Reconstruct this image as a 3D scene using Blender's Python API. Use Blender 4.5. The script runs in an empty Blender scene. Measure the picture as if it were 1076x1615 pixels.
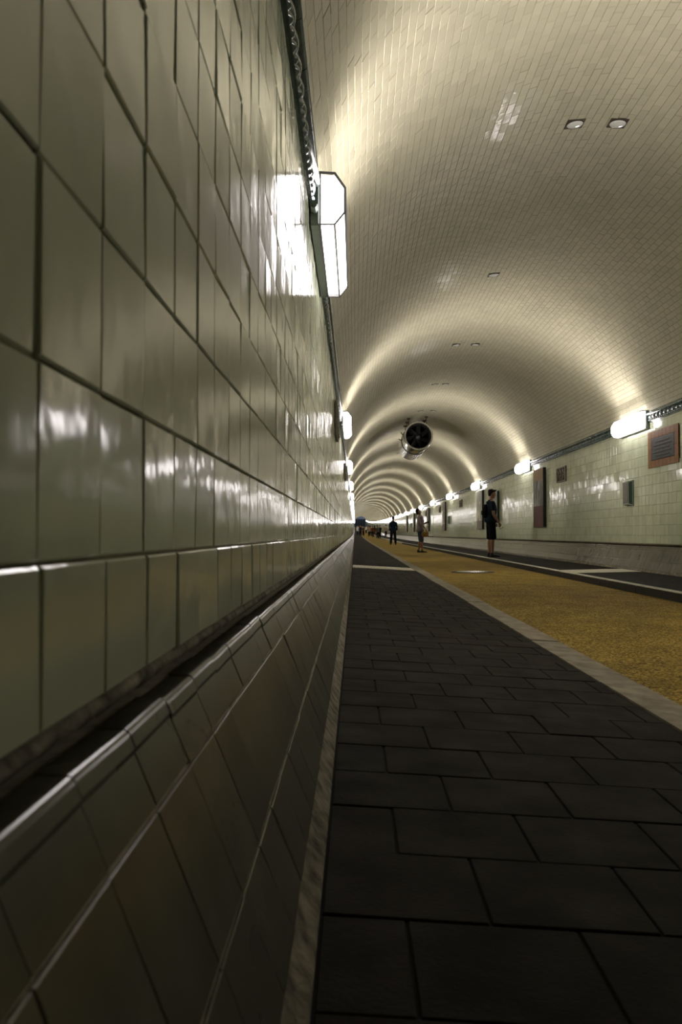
import bpy, bmesh, math, random
from mathutils import Vector, Matrix
random.seed(7)
PI = math.pi
sc = bpy.context.scene
COL = sc.collection

# ------------------------------------------------------------------ camera
FPX = 1290.0                      # focal length in pixels of the 1076 x 1615 frame
VPX, VPY = 560.0, 842.0           # where the tunnel axis meets the frame
cam_d = bpy.data.cameras.new('camera')
cam = bpy.data.objects.new('camera', cam_d); COL.objects.link(cam)
cam_d.sensor_fit = 'VERTICAL'; cam_d.sensor_height = 36.0
cam_d.lens = 36.0 * FPX / 1615.0
cam_d.clip_start = 0.02; cam_d.clip_end = 900
yaw = math.atan((VPX - 538.0) / FPX); pitch = math.atan((VPY - 807.5) / FPX)
cam.location = (0, 0, 0)
cam.rotation_euler = (PI / 2 + pitch, 0, yaw)
cam_d.dof.use_dof = True
cam_d.dof.focus_distance = 12.0
cam_d.dof.aperture_fstop = cam_d.lens / 3.4   # ~3.4 mm opening
sc.camera = cam

# ------------------------------------------------------------------ world and exposure
w = bpy.data.worlds.new('world'); sc.world = w; w.use_nodes = True
w.node_tree.nodes['Background'].inputs[0].default_value = (0.5, 0.52, 0.45, 1)
w.node_tree.nodes['Background'].inputs[1].default_value = 0.004
sc.view_settings.view_transform = 'Standard'
sc.view_settings.look = 'None'
sc.view_settings.gamma = 1.0
sc.view_settings.use_curve_mapping = False
sc.view_settings.exposure = 0.12
LAMP_POWER = 11.5        # glow of the opal glass
LAMP_BEAM = 31.0        # watts through each lamp's upper pane
LAMP_COLOR = (1.0, 0.925, 0.92)

# ------------------------------------------------------------------ place geometry
XL = -0.25; XC = 2.255; XR = 2 * XC - XL           # walls
ZSP = 1.963; RV = 2.62; ZC = 1.18                    # vault springing, radius, centre
TH = math.asin(2.5 / RV)
TW = 0.1625                                          # wall tile pitch
Y0, Y1 = -9.0, 350.0
YTILE = 50.0
def sag(y): return 4.23e-5 * max(0.0, y - 49.0) ** 2
def mx(x): return 2 * XC - x

# ------------------------------------------------------------------ helpers
def tag(o, label=None, cat=None, group=None, kind=None):
    if label: o['label'] = label
    if cat: o['category'] = cat
    if group: o['group'] = group
    if kind: o['kind'] = kind
    return o
def link(name, me, mat=None, parent=None):
    o = bpy.data.objects.new(name, me); COL.objects.link(o)
    if mat and me and not me.materials: me.materials.append(mat)
    if parent: o.parent = parent
    return o
def empty(name, loc=(0, 0, 0), rz=0.0):
    o = bpy.data.objects.new(name, None); COL.objects.link(o)
    o.empty_display_size = 0.1; o.location = loc; o.rotation_euler = (0, 0, rz); return o
def pymesh(name, v, f, smooth=False):
    me = bpy.data.meshes.new(name); me.from_pydata(v, [], f); me.update()
    if smooth:
        for p in me.polygons: p.use_smooth = True
    return me
def bm_mesh(name, bm, smooth=False, angle=None):
    bmesh.ops.recalc_face_normals(bm, faces=bm.faces)
    me = bpy.data.meshes.new(name); bm.to_mesh(me); bm.free()
    if smooth:
        for p in me.polygons: p.use_smooth = True
        if angle is not None:
            try: me.set_sharp_from_angle(angle=angle)
            except Exception: pass
    return me
def box(bm, x0, x1, y0, y1, z0, z1, bevel=0.0):
    r = bmesh.ops.create_cube(bm, size=1.0)
    vs = r['verts']
    for v in vs:
        v.co = Vector((x0 + (v.co.x + .5) * (x1 - x0), y0 + (v.co.y + .5) * (y1 - y0), z0 + (v.co.z + .5) * (z1 - z0)))
    if bevel:
        es = list({e for v in vs for e in v.link_edges})
        bmesh.ops.bevel(bm, geom=es, offset=bevel, segments=1, affect='EDGES')
def box_mesh(name, x0, x1, y0, y1, z0, z1, bevel=0.0):
    bm = bmesh.new(); box(bm, x0, x1, y0, y1, z0, z1, bevel); return bm_mesh(name, bm)
def cyl(bm, p0, p1, r0, r1=None, seg=16, caps=True):
    p0 = Vector(p0); p1 = Vector(p1); r1 = r0 if r1 is None else r1
    t = (p1 - p0).normalized(); a = t.orthogonal().normalized(); b = t.cross(a)
    A = [bm.verts.new(p0 + (a * math.cos(2 * PI * i / seg) + b * math.sin(2 * PI * i / seg)) * r0) for i in range(seg)]
    B = [bm.verts.new(p1 + (a * math.cos(2 * PI * i / seg) + b * math.sin(2 * PI * i / seg)) * r1) for i in range(seg)]
    for i in range(seg): bm.faces.new((A[i], A[(i + 1) % seg], B[(i + 1) % seg], B[i]))
    if caps: bm.faces.new(A[::-1]); bm.faces.new(B)
def lathe_y(bm, prof, seg=32):
    """prof: list of (y, r); a surface turned about the local Y axis"""
    rings = []
    for y, r in prof:
        rings.append([bm.verts.new((r * math.cos(2 * PI * i / seg), y, r * math.sin(2 * PI * i / seg))) for i in range(seg)])
    for a, b in zip(rings, rings[1:]):
        for i in range(seg): bm.faces.new((a[i], a[(i + 1) % seg], b[(i + 1) % seg], b[i]))
def stations(a, b):
    ys = [a]; y = a
    while y < b - 1e-6:
        y = min(b, y + (2.0 if y < 40 else 5.0)); ys.append(y)
    return ys
def extrude(name, prof, a, b, closed=False, smooth=False):
    """sweep an (x, z) profile down the tunnel"""
    ys = stations(a, b); v = []; f = []; n = len(prof)
    for y in ys:
        s = sag(y)
        for (x, z) in prof: v.append((x, y, z + s))
    m = n if closed else n - 1
    for k in range(len(ys) - 1):
        for i in range(m):
            j = (i + 1) % n
            f.append((k * n + i, k * n + j, (k + 1) * n + j, (k + 1) * n + i))
    if closed:
        f.append(tuple(range(n))[::-1]); f.append(tuple((len(ys) - 1) * n + i for i in range(n)))
    return pymesh(name, v, f, smooth)

# ------------------------------------------------------------------ materials
def mat(name, col, rough=0.5, metal=0.0, var=0.0, nscale=6.0, bump=0.0, bscale=30.0, island=0.0, col2=None, spec=0.5, coat=0.0, detail=4.0, emit=None, estr=0.0, rvar=0.0):
    m = bpy.data.materials.new(name); m.use_nodes = True
    nt = m.node_tree; b = nt.nodes['Principled BSDF']
    b.inputs['Base Color'].default_value = (*col, 1); b.inputs['Roughness'].default_value = rough
    b.inputs['Metallic'].default_value = metal; b.inputs['Specular IOR Level'].default_value = spec
    b.inputs['Coat Weight'].default_value = coat; b.inputs['Coat Roughness'].default_value = 0.06
    tc = nt.nodes.new('ShaderNodeTexCoord')
    geo = nt.nodes.new('ShaderNodeNewGeometry')
    src = geo.outputs['Position']
    last = None
    if var or col2:
        nz = nt.nodes.new('ShaderNodeTexNoise'); nz.inputs['Scale'].default_value = nscale; nz.inputs['Detail'].default_value = detail
        nt.links.new(src, nz.inputs['Vector'])
        mix = nt.nodes.new('ShaderNodeMix'); mix.data_type = 'RGBA'
        c2 = col2 or tuple(c * (1 - var) for c in col)
        c1 = col if col2 else tuple(min(1, c * (1 + var)) for c in col)
        mix.inputs['A'].default_value = (*c1, 1); mix.inputs['B'].default_value = (*c2, 1)
        rmp = nt.nodes.new('ShaderNodeMapRange'); rmp.inputs[1].default_value = 0.3; rmp.inputs[2].default_value = 0.7
        nt.links.new(nz.outputs['Fac'], rmp.inputs[0]); nt.links.new(rmp.outputs[0], mix.inputs['Factor'])
        last = mix.outputs['Result']
        if rvar:
            mr = nt.nodes.new('ShaderNodeMapRange'); mr.inputs[1].default_value = .3; mr.inputs[2].default_value = .7
            mr.inputs[3].default_value = rough; mr.inputs[4].default_value = rough + rvar
            nt.links.new(nz.outputs['Fac'], mr.inputs[0]); nt.links.new(mr.outputs[0], b.inputs['Roughness'])
    if island:
        mu = nt.nodes.new('ShaderNodeMapRange'); mu.inputs[3].default_value = 1 - island; mu.inputs[4].default_value = 1 + island
        oi = nt.nodes.new('ShaderNodeObjectInfo'); ad = nt.nodes.new('ShaderNodeMath'); ad.operation = 'ADD'
        fr = nt.nodes.new('ShaderNodeMath'); fr.operation = 'FRACT'
        nt.links.new(geo.outputs['Random Per Island'], ad.inputs[0]); nt.links.new(oi.outputs['Random'], ad.inputs[1])
        nt.links.new(ad.outputs[0], fr.inputs[0]); nt.links.new(fr.outputs[0], mu.inputs[0])
        mm = nt.nodes.new('ShaderNodeMix'); mm.data_type = 'RGBA'; mm.blend_type = 'MULTIPLY'; mm.inputs['Factor'].default_value = 1.0
        if last: nt.links.new(last, mm.inputs['A'])
        else: mm.inputs['A'].default_value = (*col, 1)
        nt.links.new(mu.outputs[0], mm.inputs['B']); last = mm.outputs['Result']
    if last: nt.links.new(last, b.inputs['Base Color'])
    if bump:
        nz2 = nt.nodes.new('ShaderNodeTexNoise'); nz2.inputs['Scale'].default_value = bscale; nz2.inputs['Detail'].default_value = 2.0
        nt.links.new(src, nz2.inputs['Vector'])
        bp = nt.nodes.new('ShaderNodeBump'); bp.inputs['Strength'].default_value = bump; bp.inputs['Distance'].default_value = 0.01
        nt.links.new(nz2.outputs['Fac'], bp.inputs['Height']); nt.links.new(bp.outputs[0], b.inputs['Normal'])
        if coat: nt.links.new(bp.outputs[0], b.inputs['Coat Normal'])
    if emit:
        b.inputs['Emission Color'].default_value = (*emit, 1); b.inputs['Emission Strength'].default_value = estr
    return m

M = {}
M['tile'] = mat('glazed_wall_tile', (.60, .65, .47), rough=.11, var=.07, nscale=5, bump=.16, bscale=11, island=.05, spec=.4)
M['vtile'] = mat('glazed_vault_tile', (.49, .465, .33), rough=.55, var=.06, nscale=1.2, bump=.10, bscale=14, island=.06, coat=.05, spec=.2)
M['grout'] = mat('dark_grout', (.22, .18, .11), rough=.9, var=.3, nscale=20)
M['vgrout'] = mat('vault_grout', (.18, .15, .09), rough=.9, var=.25, nscale=3)
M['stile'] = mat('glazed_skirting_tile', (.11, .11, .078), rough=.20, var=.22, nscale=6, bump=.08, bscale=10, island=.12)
M['sgrout'] = mat('skirting_grout', (.42, .39, .28), rough=.85, var=.3, nscale=25)
M['mortar'] = mat('rough_mortar', (.34, .31, .23), rough=.95, col2=(.07, .06, .042), nscale=22, bump=.5, bscale=60)
M['fan_shade'] = mat('dark_fan_shade', (.02, .018, .013), rough=.95)  # near-black colour standing in for the shade inside the fan
M['slab'] = mat('grey_paving_slab', (.0125, .0092, .0055), rough=.75, var=.25, nscale=7, bump=.15, bscale=120, island=.16, rvar=.15, spec=.22)
M['joint'] = mat('paving_joint', (.012, .011, .009), rough=.95)
M['kerb'] = mat('granite_kerb', (.36, .31, .225), rough=.6, col2=(.15, .12, .08), nscale=9, bump=.3, bscale=70, island=.2)
M['kerbdark'] = mat('dark_basalt_kerb', (.022, .02, .017), rough=.7, var=.3, nscale=10)
M['strip'] = mat('worn_white_edging', (.62, .60, .50), rough=.6, var=.25, nscale=9, bump=.15, bscale=70)
M['cornice'] = mat('green_glazed_moulding', (.06, .095, .085), rough=.16, var=.3, nscale=14, bump=.06, bscale=20, island=.15)
M['plate'] = mat('pale_tread_plate', (.64, .60, .48), rough=.5, var=.15, nscale=10)
M['lampmetal'] = mat('grey_green_lamp_metal', (.20, .24, .22), rough=.4, metal=.3, var=.1)
M['lampbar'] = mat('dark_lamp_bar', (.16, .155, .15), rough=.5)
M['opal'] = mat('lit_opal_glass', (.8, .8, .78), rough=.4, emit=LAMP_COLOR, estr=LAMP_POWER)
M['black'] = mat('black_metal', (.015, .015, .014), rough=.5)
M['brass'] = mat('dark_fixture_plate', (.06, .048, .035), rough=.5, metal=.4)
M['lens'] = mat('dull_glass_lens', (.80, .82, .75), rough=.12, coat=.6)
M['steel'] = mat('brushed_steel', (.55, .55, .50), rough=.22, metal=.9, var=.12, nscale=12)
M['rust'] = mat('rusty_strap', (.07, .05, .03), rough=.7, var=.3)
M['fanblade'] = mat('dark_fan_blade', (.085, .085, .082), rough=.25, metal=.6)
M['orange'] = mat('orange_ceramic', (.235, .105, .028), rough=.5, var=.2, nscale=20, island=.15)
M['plaque'] = mat('dark_bronze_plaque', (.055, .055, .058), rough=.5, var=.4, nscale=30, bump=.5, bscale=60)
M['relief'] = mat('brown_ceramic_relief', (.20, .185, .125), rough=.35, var=.3, nscale=25)
M['reliefdark'] = mat('dark_relief_ground', (.045, .04, .03), rough=.6)
M['boxgreen'] = mat('green_box_metal', (.06, .10, .075), rough=.3, metal=.3)
M['boxgrey'] = mat('grey_box_front', (.17, .17, .14), rough=.45, var=.2, nscale=20)
M['boxrim'] = mat('bright_box_rim', (.50, .52, .46), rough=.3, metal=.5)
M['endblue'] = mat('blue_grey_hall_wall', (.20, .23, .28), rough=.6, var=.3, nscale=1.0)
M['enddark'] = mat('dark_gate', (.03, .035, .045), rough=.5)
def road_mat():
    m = mat('yellow_resin_gravel', (.27, .18, .065), rough=.75, var=.0, spec=.12)
    nt = m.node_tree; b = nt.nodes['Principled BSDF']
    geo = nt.nodes.new('ShaderNodeNewGeometry')
    vo = nt.nodes.new('ShaderNodeTexVoronoi'); vo.inputs['Scale'].default_value = 95
    nt.links.new(geo.outputs['Position'], vo.inputs['Vector'])
    rp = nt.nodes.new('ShaderNodeValToRGB'); e = rp.color_ramp.elements
    e[0].color = (.075, .043, .007, 1); e[1].color = (.62, .43, .10, 1)
    el = rp.color_ramp.elements.new(.5); el.color = (.285, .19, .038, 1)
    sp = nt.nodes.new('ShaderNodeSeparateColor'); nt.links.new(vo.outputs['Color'], sp.inputs[0])
    nt.links.new(sp.outputs[0], rp.inputs[0])
    nz = nt.nodes.new('ShaderNodeTexNoise'); nz.inputs['Scale'].default_value = 2.5; nz.inputs['Detail'].default_value = 5
    nt.links.new(geo.outputs['Position'], nz.inputs['Vector'])
    mr = nt.nodes.new('ShaderNodeMapRange'); mr.inputs[1].default_value = .3; mr.inputs[2].default_value = .7; mr.inputs[3].default_value = .75; mr.inputs[4].default_value = 1.15
    nt.links.new(nz.outputs['Fac'], mr.inputs[0])
    mm = nt.nodes.new('ShaderNodeMix'); mm.data_type = 'RGBA'; mm.blend_type = 'MULTIPLY'; mm.inputs['Factor'].default_value = 1
    nt.links.new(rp.outputs[0], mm.inputs['A']); nt.links.new(mr.outputs[0], mm.inputs['B']); nt.links.new(mm.outputs['Result'], b.inputs['Base Color'])
    bp = nt.nodes.new('ShaderNodeBump'); bp.inputs['Strength'].default_value = .5; bp.inputs['Distance'].default_value = .004
    nt.links.new(vo.outputs['Distance'], bp.inputs['Height']); bp.invert = True
    nt.links.new(bp.outputs[0], b.inputs['Normal'])
    return m
M['road'] = road_mat()

# ------------------------------------------------------------------ tile laying
def screen(p):
    x, y, z = p
    return VPX + FPX * x / y, VPY - FPX * z / y
def cell_area(c, U, V, wu, wv):
    """how large a tile shows in the photograph"""
    pts = []
    for su, sv in ((-1, -1), (1, -1), (1, 1), (-1, 1)):
        p = c + U * (su * wu / 2) + V * (sv * wv / 2)
        if p.y < 0.3: return 0.0
        pts.append(screen(p))
    cx = sum(p[0] for p in pts) / 4; cy = sum(p[1] for p in pts) / 4
    if not (-40 < cx < 1116 and -40 < cy < 1655): return 0.0
    a = 0.0
    for i in range(4):
        x0, y0 = pts[i]; x1, y1 = pts[(i + 1) % 4]; a += x0 * y1 - x1 * y0
    return abs(a) / 2
def lay(parent, name, material, cells, bev=.0025, thick=.012, jitter=.004, most=300, proud_jit=.0006):
    """cells: (centre, U, V, wu, wv) with outward normal U x V; the largest in view become parts, the rest one joined part"""
    order = sorted(range(len(cells)), key=lambda i: -cell_area(*cells[i]))
    single = set(i for i in order[:most] if cell_area(*cells[i]) > 12)
    cache = {}; v = []; f = []
    for i, (c, U, V, wu, wv) in enumerate(cells):
        N = U.cross(V).normalized()
        R = Matrix((U, V, N)).transposed()
        Jm = Matrix.Rotation(random.gauss(0, jitter), 3, 'X') @ Matrix.Rotation(random.gauss(0, jitter), 3, 'Y')
        R = R @ Jm
        h = wu / 2; k = wv / 2; b = bev
        loc = [(-h, -k, -thick), (h, -k, -thick), (h, k, -thick), (-h, k, -thick), (-h, -k, -b), (h, -k, -b), (h, k, -b), (-h, k, -b),
               (-h + b, -k + b, 0), (h - b, -k + b, 0), (h - b, k - b, 0), (-h + b, k - b, 0)]
        fc = [(8, 9, 10, 11), (4, 5, 9, 8), (5, 6, 10, 9), (6, 7, 11, 10), (7, 4, 8, 11), (0, 1, 5, 4), (1, 2, 6, 5), (2, 3, 7, 6), (3, 0, 4, 7)]
        cc = c + N * random.gauss(0, proud_jit)
        if i in single:
            key = (round(wu, 4), round(wv, 4))
            if key not in cache:
                cache[key] = pymesh(name, loc, fc); cache[key].materials.append(material)
            o = link(name, cache[key], None, parent)
            o.matrix_local = Matrix.Translation(cc) @ R.to_4x4()
        else:
            b0 = len(v)
            for q in loc[4:]: v.append(tuple(cc + R @ Vector(q)))
            f += [tuple(t + b0 - 4 for t in g) for g in fc[:5]]
    if v:
        me = pymesh(name + '_field', v, f); me.materials.append(material)
        o = link(name + '_field', me, None, parent); o['kind'] = 'stuff'

EX = Vector((1, 0, 0)); EY = Vector((0, 1, 0)); EZ = Vector((0, 0, 1))
def frange(a, b, s):
    n = int(round((b - a) / s)); return [a + i * s for i in range(n)]

# ------------------------------------------------------------------ walls
ROWS = [(-.158, -.024)] + [(-.024 + TW * i, -.024 + TW * (i + 1)) for i in range(11)] + [(-.024 + TW * 11, 1.80)]
PL = dict(y0=12.05, y1=13.30, z0=1.05, z1=1.63)       # orange framed plaque on the right wall
for side in ('left', 'right'):
    X = (lambda x: x) if side == 'left' else mx
    prof = [(X(XL - .006), 2.0), (X(XL - .006), -.158), (X(XL - .05), -.158), (X(XL - .05), -.215)]
    me = extrude('wall', prof, Y0, YTILE)
    wall = link('wall_' + side, me, M['grout']); wall['kind'] = 'structure'
    wall['label'] = 'cream glazed tile wall on the %s of the tunnel' % side; wall['label'] += ' under the green moulding'
    far = link('tile_field', extrude('tile_field', [(X(XL), 2.0), (X(XL), -.158)], YTILE, Y1), M['tile'], wall); far['kind'] = 'stuff'
    cells = []
    ya = -0.32 if side == 'left' else -0.32
    nY = int((YTILE - ya) / TW)
    for j in range(nY):
        yc = ya + TW * (j + .5) - .019
        for r, (z0, z1) in enumerate(ROWS):
            g = .0028
            zc = (z0 + z1) / 2
            if side == 'right' and PL['y0'] < yc < PL['y1'] and PL['z0'] + .02 < zc < PL['z1'] - .02 : continue
            proud = .006 if r == 0 else 0.0
            if side == 'left': cells.append((Vector((XL + proud, yc, zc)), EY, EZ, TW - g, z1 - z0 - g))
            else: cells.append((Vector((XR - proud, yc, zc)), -EY, EZ, TW - g, z1 - z0 - g))
    lay(wall, 'tile', M['tile'], cells, jitter=.0085)

# ------------------------------------------------------------------ skirting: sloping tiled base, mortar at its foot
T = Vector((-.235, 0, -.200)); B = Vector((-.080, 0, -.570))
SB = [0.0, .218, .643, .972]
for side in ('left', 'right'):
    X = (lambda x: x) if side == 'left' else mx
    sgn = 1 if side == 'left' else -1
    D = (B - T).normalized(); Nn = Vector((-D.z, 0, D.x))     # outward (up and into the tunnel)
    p0 = T - Nn * .004; p1 = B - Nn * .004
    prof = [(X(T.x - .066), -.2025), (X(p0.x), p0.z - .002), (X(p1.x), p1.z), (X(-.05), -.62)]
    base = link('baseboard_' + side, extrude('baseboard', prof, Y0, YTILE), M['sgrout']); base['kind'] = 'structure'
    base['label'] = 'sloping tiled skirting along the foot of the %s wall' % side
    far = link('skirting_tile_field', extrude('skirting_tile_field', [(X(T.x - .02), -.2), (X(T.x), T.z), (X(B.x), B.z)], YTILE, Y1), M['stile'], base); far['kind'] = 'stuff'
    L = (B - T).length
    cells = []
    nY = int((YTILE + .3) / TW)
    for j in range(nY):
        yc = -.3 + TW * (j + .5)
        for r in range(1, 3):
            a, b = SB[r] * L, SB[r + 1] * L
            c = T + D * ((a + b) / 2); c.y = yc
            Dd = D.copy()
            if side == 'right': c.x = mx(c.x); Dd.x = -Dd.x
            U = (EY if side == 'left' else -EY)
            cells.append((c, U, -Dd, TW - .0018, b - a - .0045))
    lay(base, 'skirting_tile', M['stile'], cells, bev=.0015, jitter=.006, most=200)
    # rounded capping tiles
    seg = []
    r = .011
    a0 = T + Vector((-.03, 0, 0)); c0 = T + Vector((-.004, 0, -r))
    pts = [(a0.x, a0.z)]
    ang0 = math.radians(90); ang1 = math.atan2(Nn.z, Nn.x)
    for k in range(5):
        an = ang0 + (ang1 - ang0) * k / 4
        pts.append((c0.x + r * math.cos(an), c0.z + r * math.sin(an)))
    e = T + D * (SB[1] * L - .003) + Nn * .001
    m1 = T + D * .022 + Nn * .003; m2 = T + D * .027 + Nn * .0005
    pts += [(m1.x, m1.z), (m2.x, m2.z), (e.x, e.z), ((e - Nn * .006).x, (e - Nn * .006).z)]
    def cap_piece(y0, y1, v, f):
        b0 = len(v); n = len(pts)
        for y in (y0, y1):
            for (x, z) in pts: v.append((X(x), y, z + sag(y)))
        for i in range(n - 1): f.append((b0 + i, b0 + i + 1, b0 + n + i + 1, b0 + n + i))
        f.append(tuple(b0 + i for i in range(n))); f.append(tuple(b0 + n + i for i in range(n))[::-1])
    v = []; f = []; cap_piece(-.0798, .0798, v, f); cm = pymesh('capping_tile', v, f); cm.materials.append(M['stile'])
    v = []; f = []
    for j in range(nY):
        yc = -.3 + TW * (j + .5)
        if .4 < yc < 12 and (side == 'left' or yc > 9):
            o = link('capping_tile', cm, None, base); o.location = (random.gauss(0, .0008), yc, random.gauss(0, .0008))
            o.rotation_euler = (random.gauss(0, .004), 0, random.gauss(0, .004))
        else: cap_piece(yc - .0798, yc + .0798, v, f)
    me = pymesh('capping_tile_field', v, f); o = link('capping_tile_field', me, M['stile'], base); o['kind'] = 'stuff'
    # rough mortar bead in the slot and mortar fillet at the floor
    rnd = random.Random(3 if side == 'left' else 4)
    v = []; f = []; ys = [-.3 + .03 * i for i in range(int(YTILE / .03))]
    for y in ys:
        w1 = rnd.uniform(-.004, .006); w2 = rnd.uniform(-.006, .004)
        ring = [(XL - .02, -.156), (XL + .001 + w1 * .5, -.160), (XL + .004 + w1, -.168), (XL + w2, -.176 + w2), (XL - .03, -.180 + w1)]
        for (x, z) in ring: v.append((X(x), y, z))
    for k in range(len(ys) - 1):
        for i in range(4): f.append((k * 5 + i, k * 5 + i + 1, (k + 1) * 5 + i + 1, (k + 1) * 5 + i))
    o = link('mortar_bead', pymesh('mortar_bead', v, f, True), M['mortar'], wall if False else bpy.data.objects['wall_' + side])
    v = []; f = []
    for y in ys:
        w1 = rnd.uniform(-.004, .004); w2 = rnd.uniform(-.003, .003)
        ring = [(B.x - .010 - w1 * .6, B.z + .016 + w1), (B.x - .002 + w2 * .6, B.z + .004 + w1), (B.x + .010 + w2 * .6, B.z - .014 + w2), (-.060 + w2 * .3, -.594 + w1 * .3), (-.056, -.604)]
        for (x, z) in ring: v.append((X(x), y, z))
    for k in range(len(ys) - 1):
        for i in range(4): f.append((k * 5 + i, k * 5 + i + 1, (k + 1) * 5 + i + 1, (k + 1) * 5 + i))
    o = link('mortar_fillet', pymesh('mortar_fillet', v, f, True), M['mortar'], base)

# ------------------------------------------------------------------ vault
FIX = [(2.035, 7.5), (2.43, 7.5), (2.03, 11.9), (2.03, 16.35), (2.42, 16.35), (2.03, 20.7), (2.30, 20.7)]
FIX += [(x, 25.2 + 4.42 * k) for k in range(6) for x in ((2.03, 2.42) if k % 2 == 0 else (2.03,))]
FS = .082
def vp(th, r=RV): return Vector((XC + r * math.sin(th), 0, ZC + r * math.cos(th)))
def arc_profile(r, n):
    a = math.asin(2.5 / RV); return [((XC + r * math.sin(-a + 2 * a * i / n)), ZC + r * math.cos(-a + 2 * a * i / n)) for i in range(n + 1)]
ceil = link('ceiling', extrude('ceiling', arc_profile(RV + .004, 64), Y0, YTILE, smooth=True), M['vgrout']); ceil['kind'] = 'structure'
ceil['label'] = 'barrel vault of small cream glazed tiles'
far = link('vault_tile_field', extrude('vault_tile_field', arc_profile(RV, 64), YTILE, Y1, smooth=True), M['vtile'], ceil); far['kind'] = 'stuff'
NC = 88; dth = 2 * TH / NC; AW = dth * RV
cells = []; VL = .163
for i in range(NC):
    th = -TH + dth * (i + .5)
    U = Vector((math.cos(th), 0, -math.sin(th)))          # along the arc
    c0 = vp(th)
    off = (i % 2) * VL / 2 + random.gauss(0, .006)
    ystart = 2.2
    n = int((YTILE - ystart) / VL)
    for j in range(n):
        y = ystart + off + VL * (j + .5)
        if y > YTILE - .1: continue
        if any(abs(c0.x - fx) < FS - .02 and abs(y - fy) < FS - .02 for fx, fy in FIX): continue
        cells.append((Vector((c0.x, y, c0.z)), U, EY * 1.0, AW - .0032, VL - .0032))
# the normal U x V must face down into the tunnel: U x EY = along -radius for this handedness, checked below
if cells[len(cells) // 2][1].cross(cells[len(cells) // 2][2]).z > 0:
    cells = [(c, -U, V, a, b) for (c, U, V, a, b) in cells]
lay(ceil, 'tile', M['vtile'], cells, bev=.0018, thick=.006, jitter=.006, most=300, proud_jit=.0005)

# ------------------------------------------------------------------ floor: walkways, kerbs, road
XK0, XK1 = 1.094, 1.27; ZW0 = -.600; FALL = .054
def zwalk(x): return ZW0 - FALL * (x + .05)
ZR = -.72
road = link('floor', extrude('floor', [(1.15, ZR), (2.3, ZR + .012), (3.48, ZR)], Y0, Y1, smooth=True), M['road']); road['kind'] = 'structure'
road['label'] = 'yellow-brown gravel road surface down the middle of the tunnel'
walkL = link('floor_left', extrude('floor_left', [(-.06, ZW0 - .006), (XK0 + .02, zwalk(XK0) - .006), (XK0 + .02, -.76)], Y0, Y1), M['joint']); walkL['kind'] = 'structure'
walkL['label'] = 'dark slab walkway between the left wall and the granite kerb'
SW = .269; SD = .2645
cells = []
Uw = Vector((1, 0, -FALL)).normalized()
PLY0, PLY1 = 14.75, 15.75
j = 0; y = .25
# rows counted so that the joints fall where the photograph has them
while y < 34:
    off = 0.0 if j % 2 == 0 else SW / 2
    x = -.046 - (SW / 2 if j % 2 else 0)
    xs = [-.054]
    xx = -.054 + (SW / 2 if j % 2 == 1 else SW)
    while xx < XK0 - .012 - .03:
        xs.append(xx); xx += SW
    xs.append(XK0 - .012)
    yc = y + SD / 2
    if not (PLY0 - .1 < yc < PLY1 + .1):
        for a, b in zip(xs, xs[1:]):
            xc = (a + b) / 2
            cells.append((Vector((xc, yc, zwalk(xc))), Uw, EY, b - a - .0055, SD - .0055))
    y += SD; j += 1
    if abs(y - 3.65) < SD / 2: y += .012
lay(walkL, 'paving_slab', M['slab'], cells, bev=.002, thick=.01, jitter=.0022, most=300, proud_jit=.0007)
o = link('paving_slab_field', extrude('paving_slab_field', [(-.054, zwalk(-.054)), (XK0 - .012, zwalk(XK0))], 34, Y1), M['slab'], walkL); o['kind'] = 'stuff'
walkR = link('floor_right', extrude('floor_right', [(mx(-.06), ZW0), (3.545, -.622), (3.545, -.76)], Y0, Y1), M['slab']); walkR['kind'] = 'structure'
walkR['label'] = 'dark walkway between the right kerb and the right wall'
# kerb stones
bm = bmesh.new(); box(bm, XK0, XK1, -.718, .718, -.80, -.66, .008)
for vv in bm.verts:
    if vv.co.z > -.7: vv.co.z = zwalk(vv.co.x) + .003
km = bm_mesh('kerb_stone', bm); km.materials.append(M['kerb'])
kerbL = empty('kerb_left'); kerbL['kind'] = 'structure'; kerbL['label'] = 'row of pale granite kerb stones beside the slab walkway'
yk = 3.675 - 1.452 * 3 + .726
k = 0
while yk < 60:
    o = link('kerb_stone', km, None, kerbL); o.location = (random.gauss(0, .0025), yk, random.gauss(0, .0012)); o.rotation_euler = (0, 0, random.gauss(0, .0012))
    yk += 1.452
me = extrude('kerb_run', [(XK0, -.66), (XK1, -.67), (XK1, -.8)], yk - .726, Y1); o = link('kerb_run', me, M['kerb'], kerbL); o['kind'] = 'stuff'
kerbR = empty('kerb_right'); kerbR['kind'] = 'structure'; kerbR['label'] = 'dark raised kerb with a worn pale edge along the right walkway'
bm = bmesh.new(); box(bm, 3.40, 3.56, -.722, .722, -.80, -.622, .006); kr = bm_mesh('kerb_stone', bm); kr.materials.append(M['kerbdark'])
bm = bmesh.new(); box(bm, 3.402, 3.50, -.7255, .7255, -.64, -.617, .004); ks = bm_mesh('edging_strip', bm); ks.materials.append(M['strip'])
yk = 2.0
while yk < 60:
    o = link('kerb_stone', kr, None, kerbR); o.location = (0, yk, random.gauss(0, .0008))
    s = link('edging_strip', ks, None, kerbR); s.location = (random.gauss(0, .001), yk, 0)
    yk += 1.452
o = link('kerb_run', extrude('kerb_run', [(3.56, -.622), (3.40, -.622), (3.40, -.8)], yk - .726, Y1), M['strip'], kerbR); o['kind'] = 'stuff'
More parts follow.
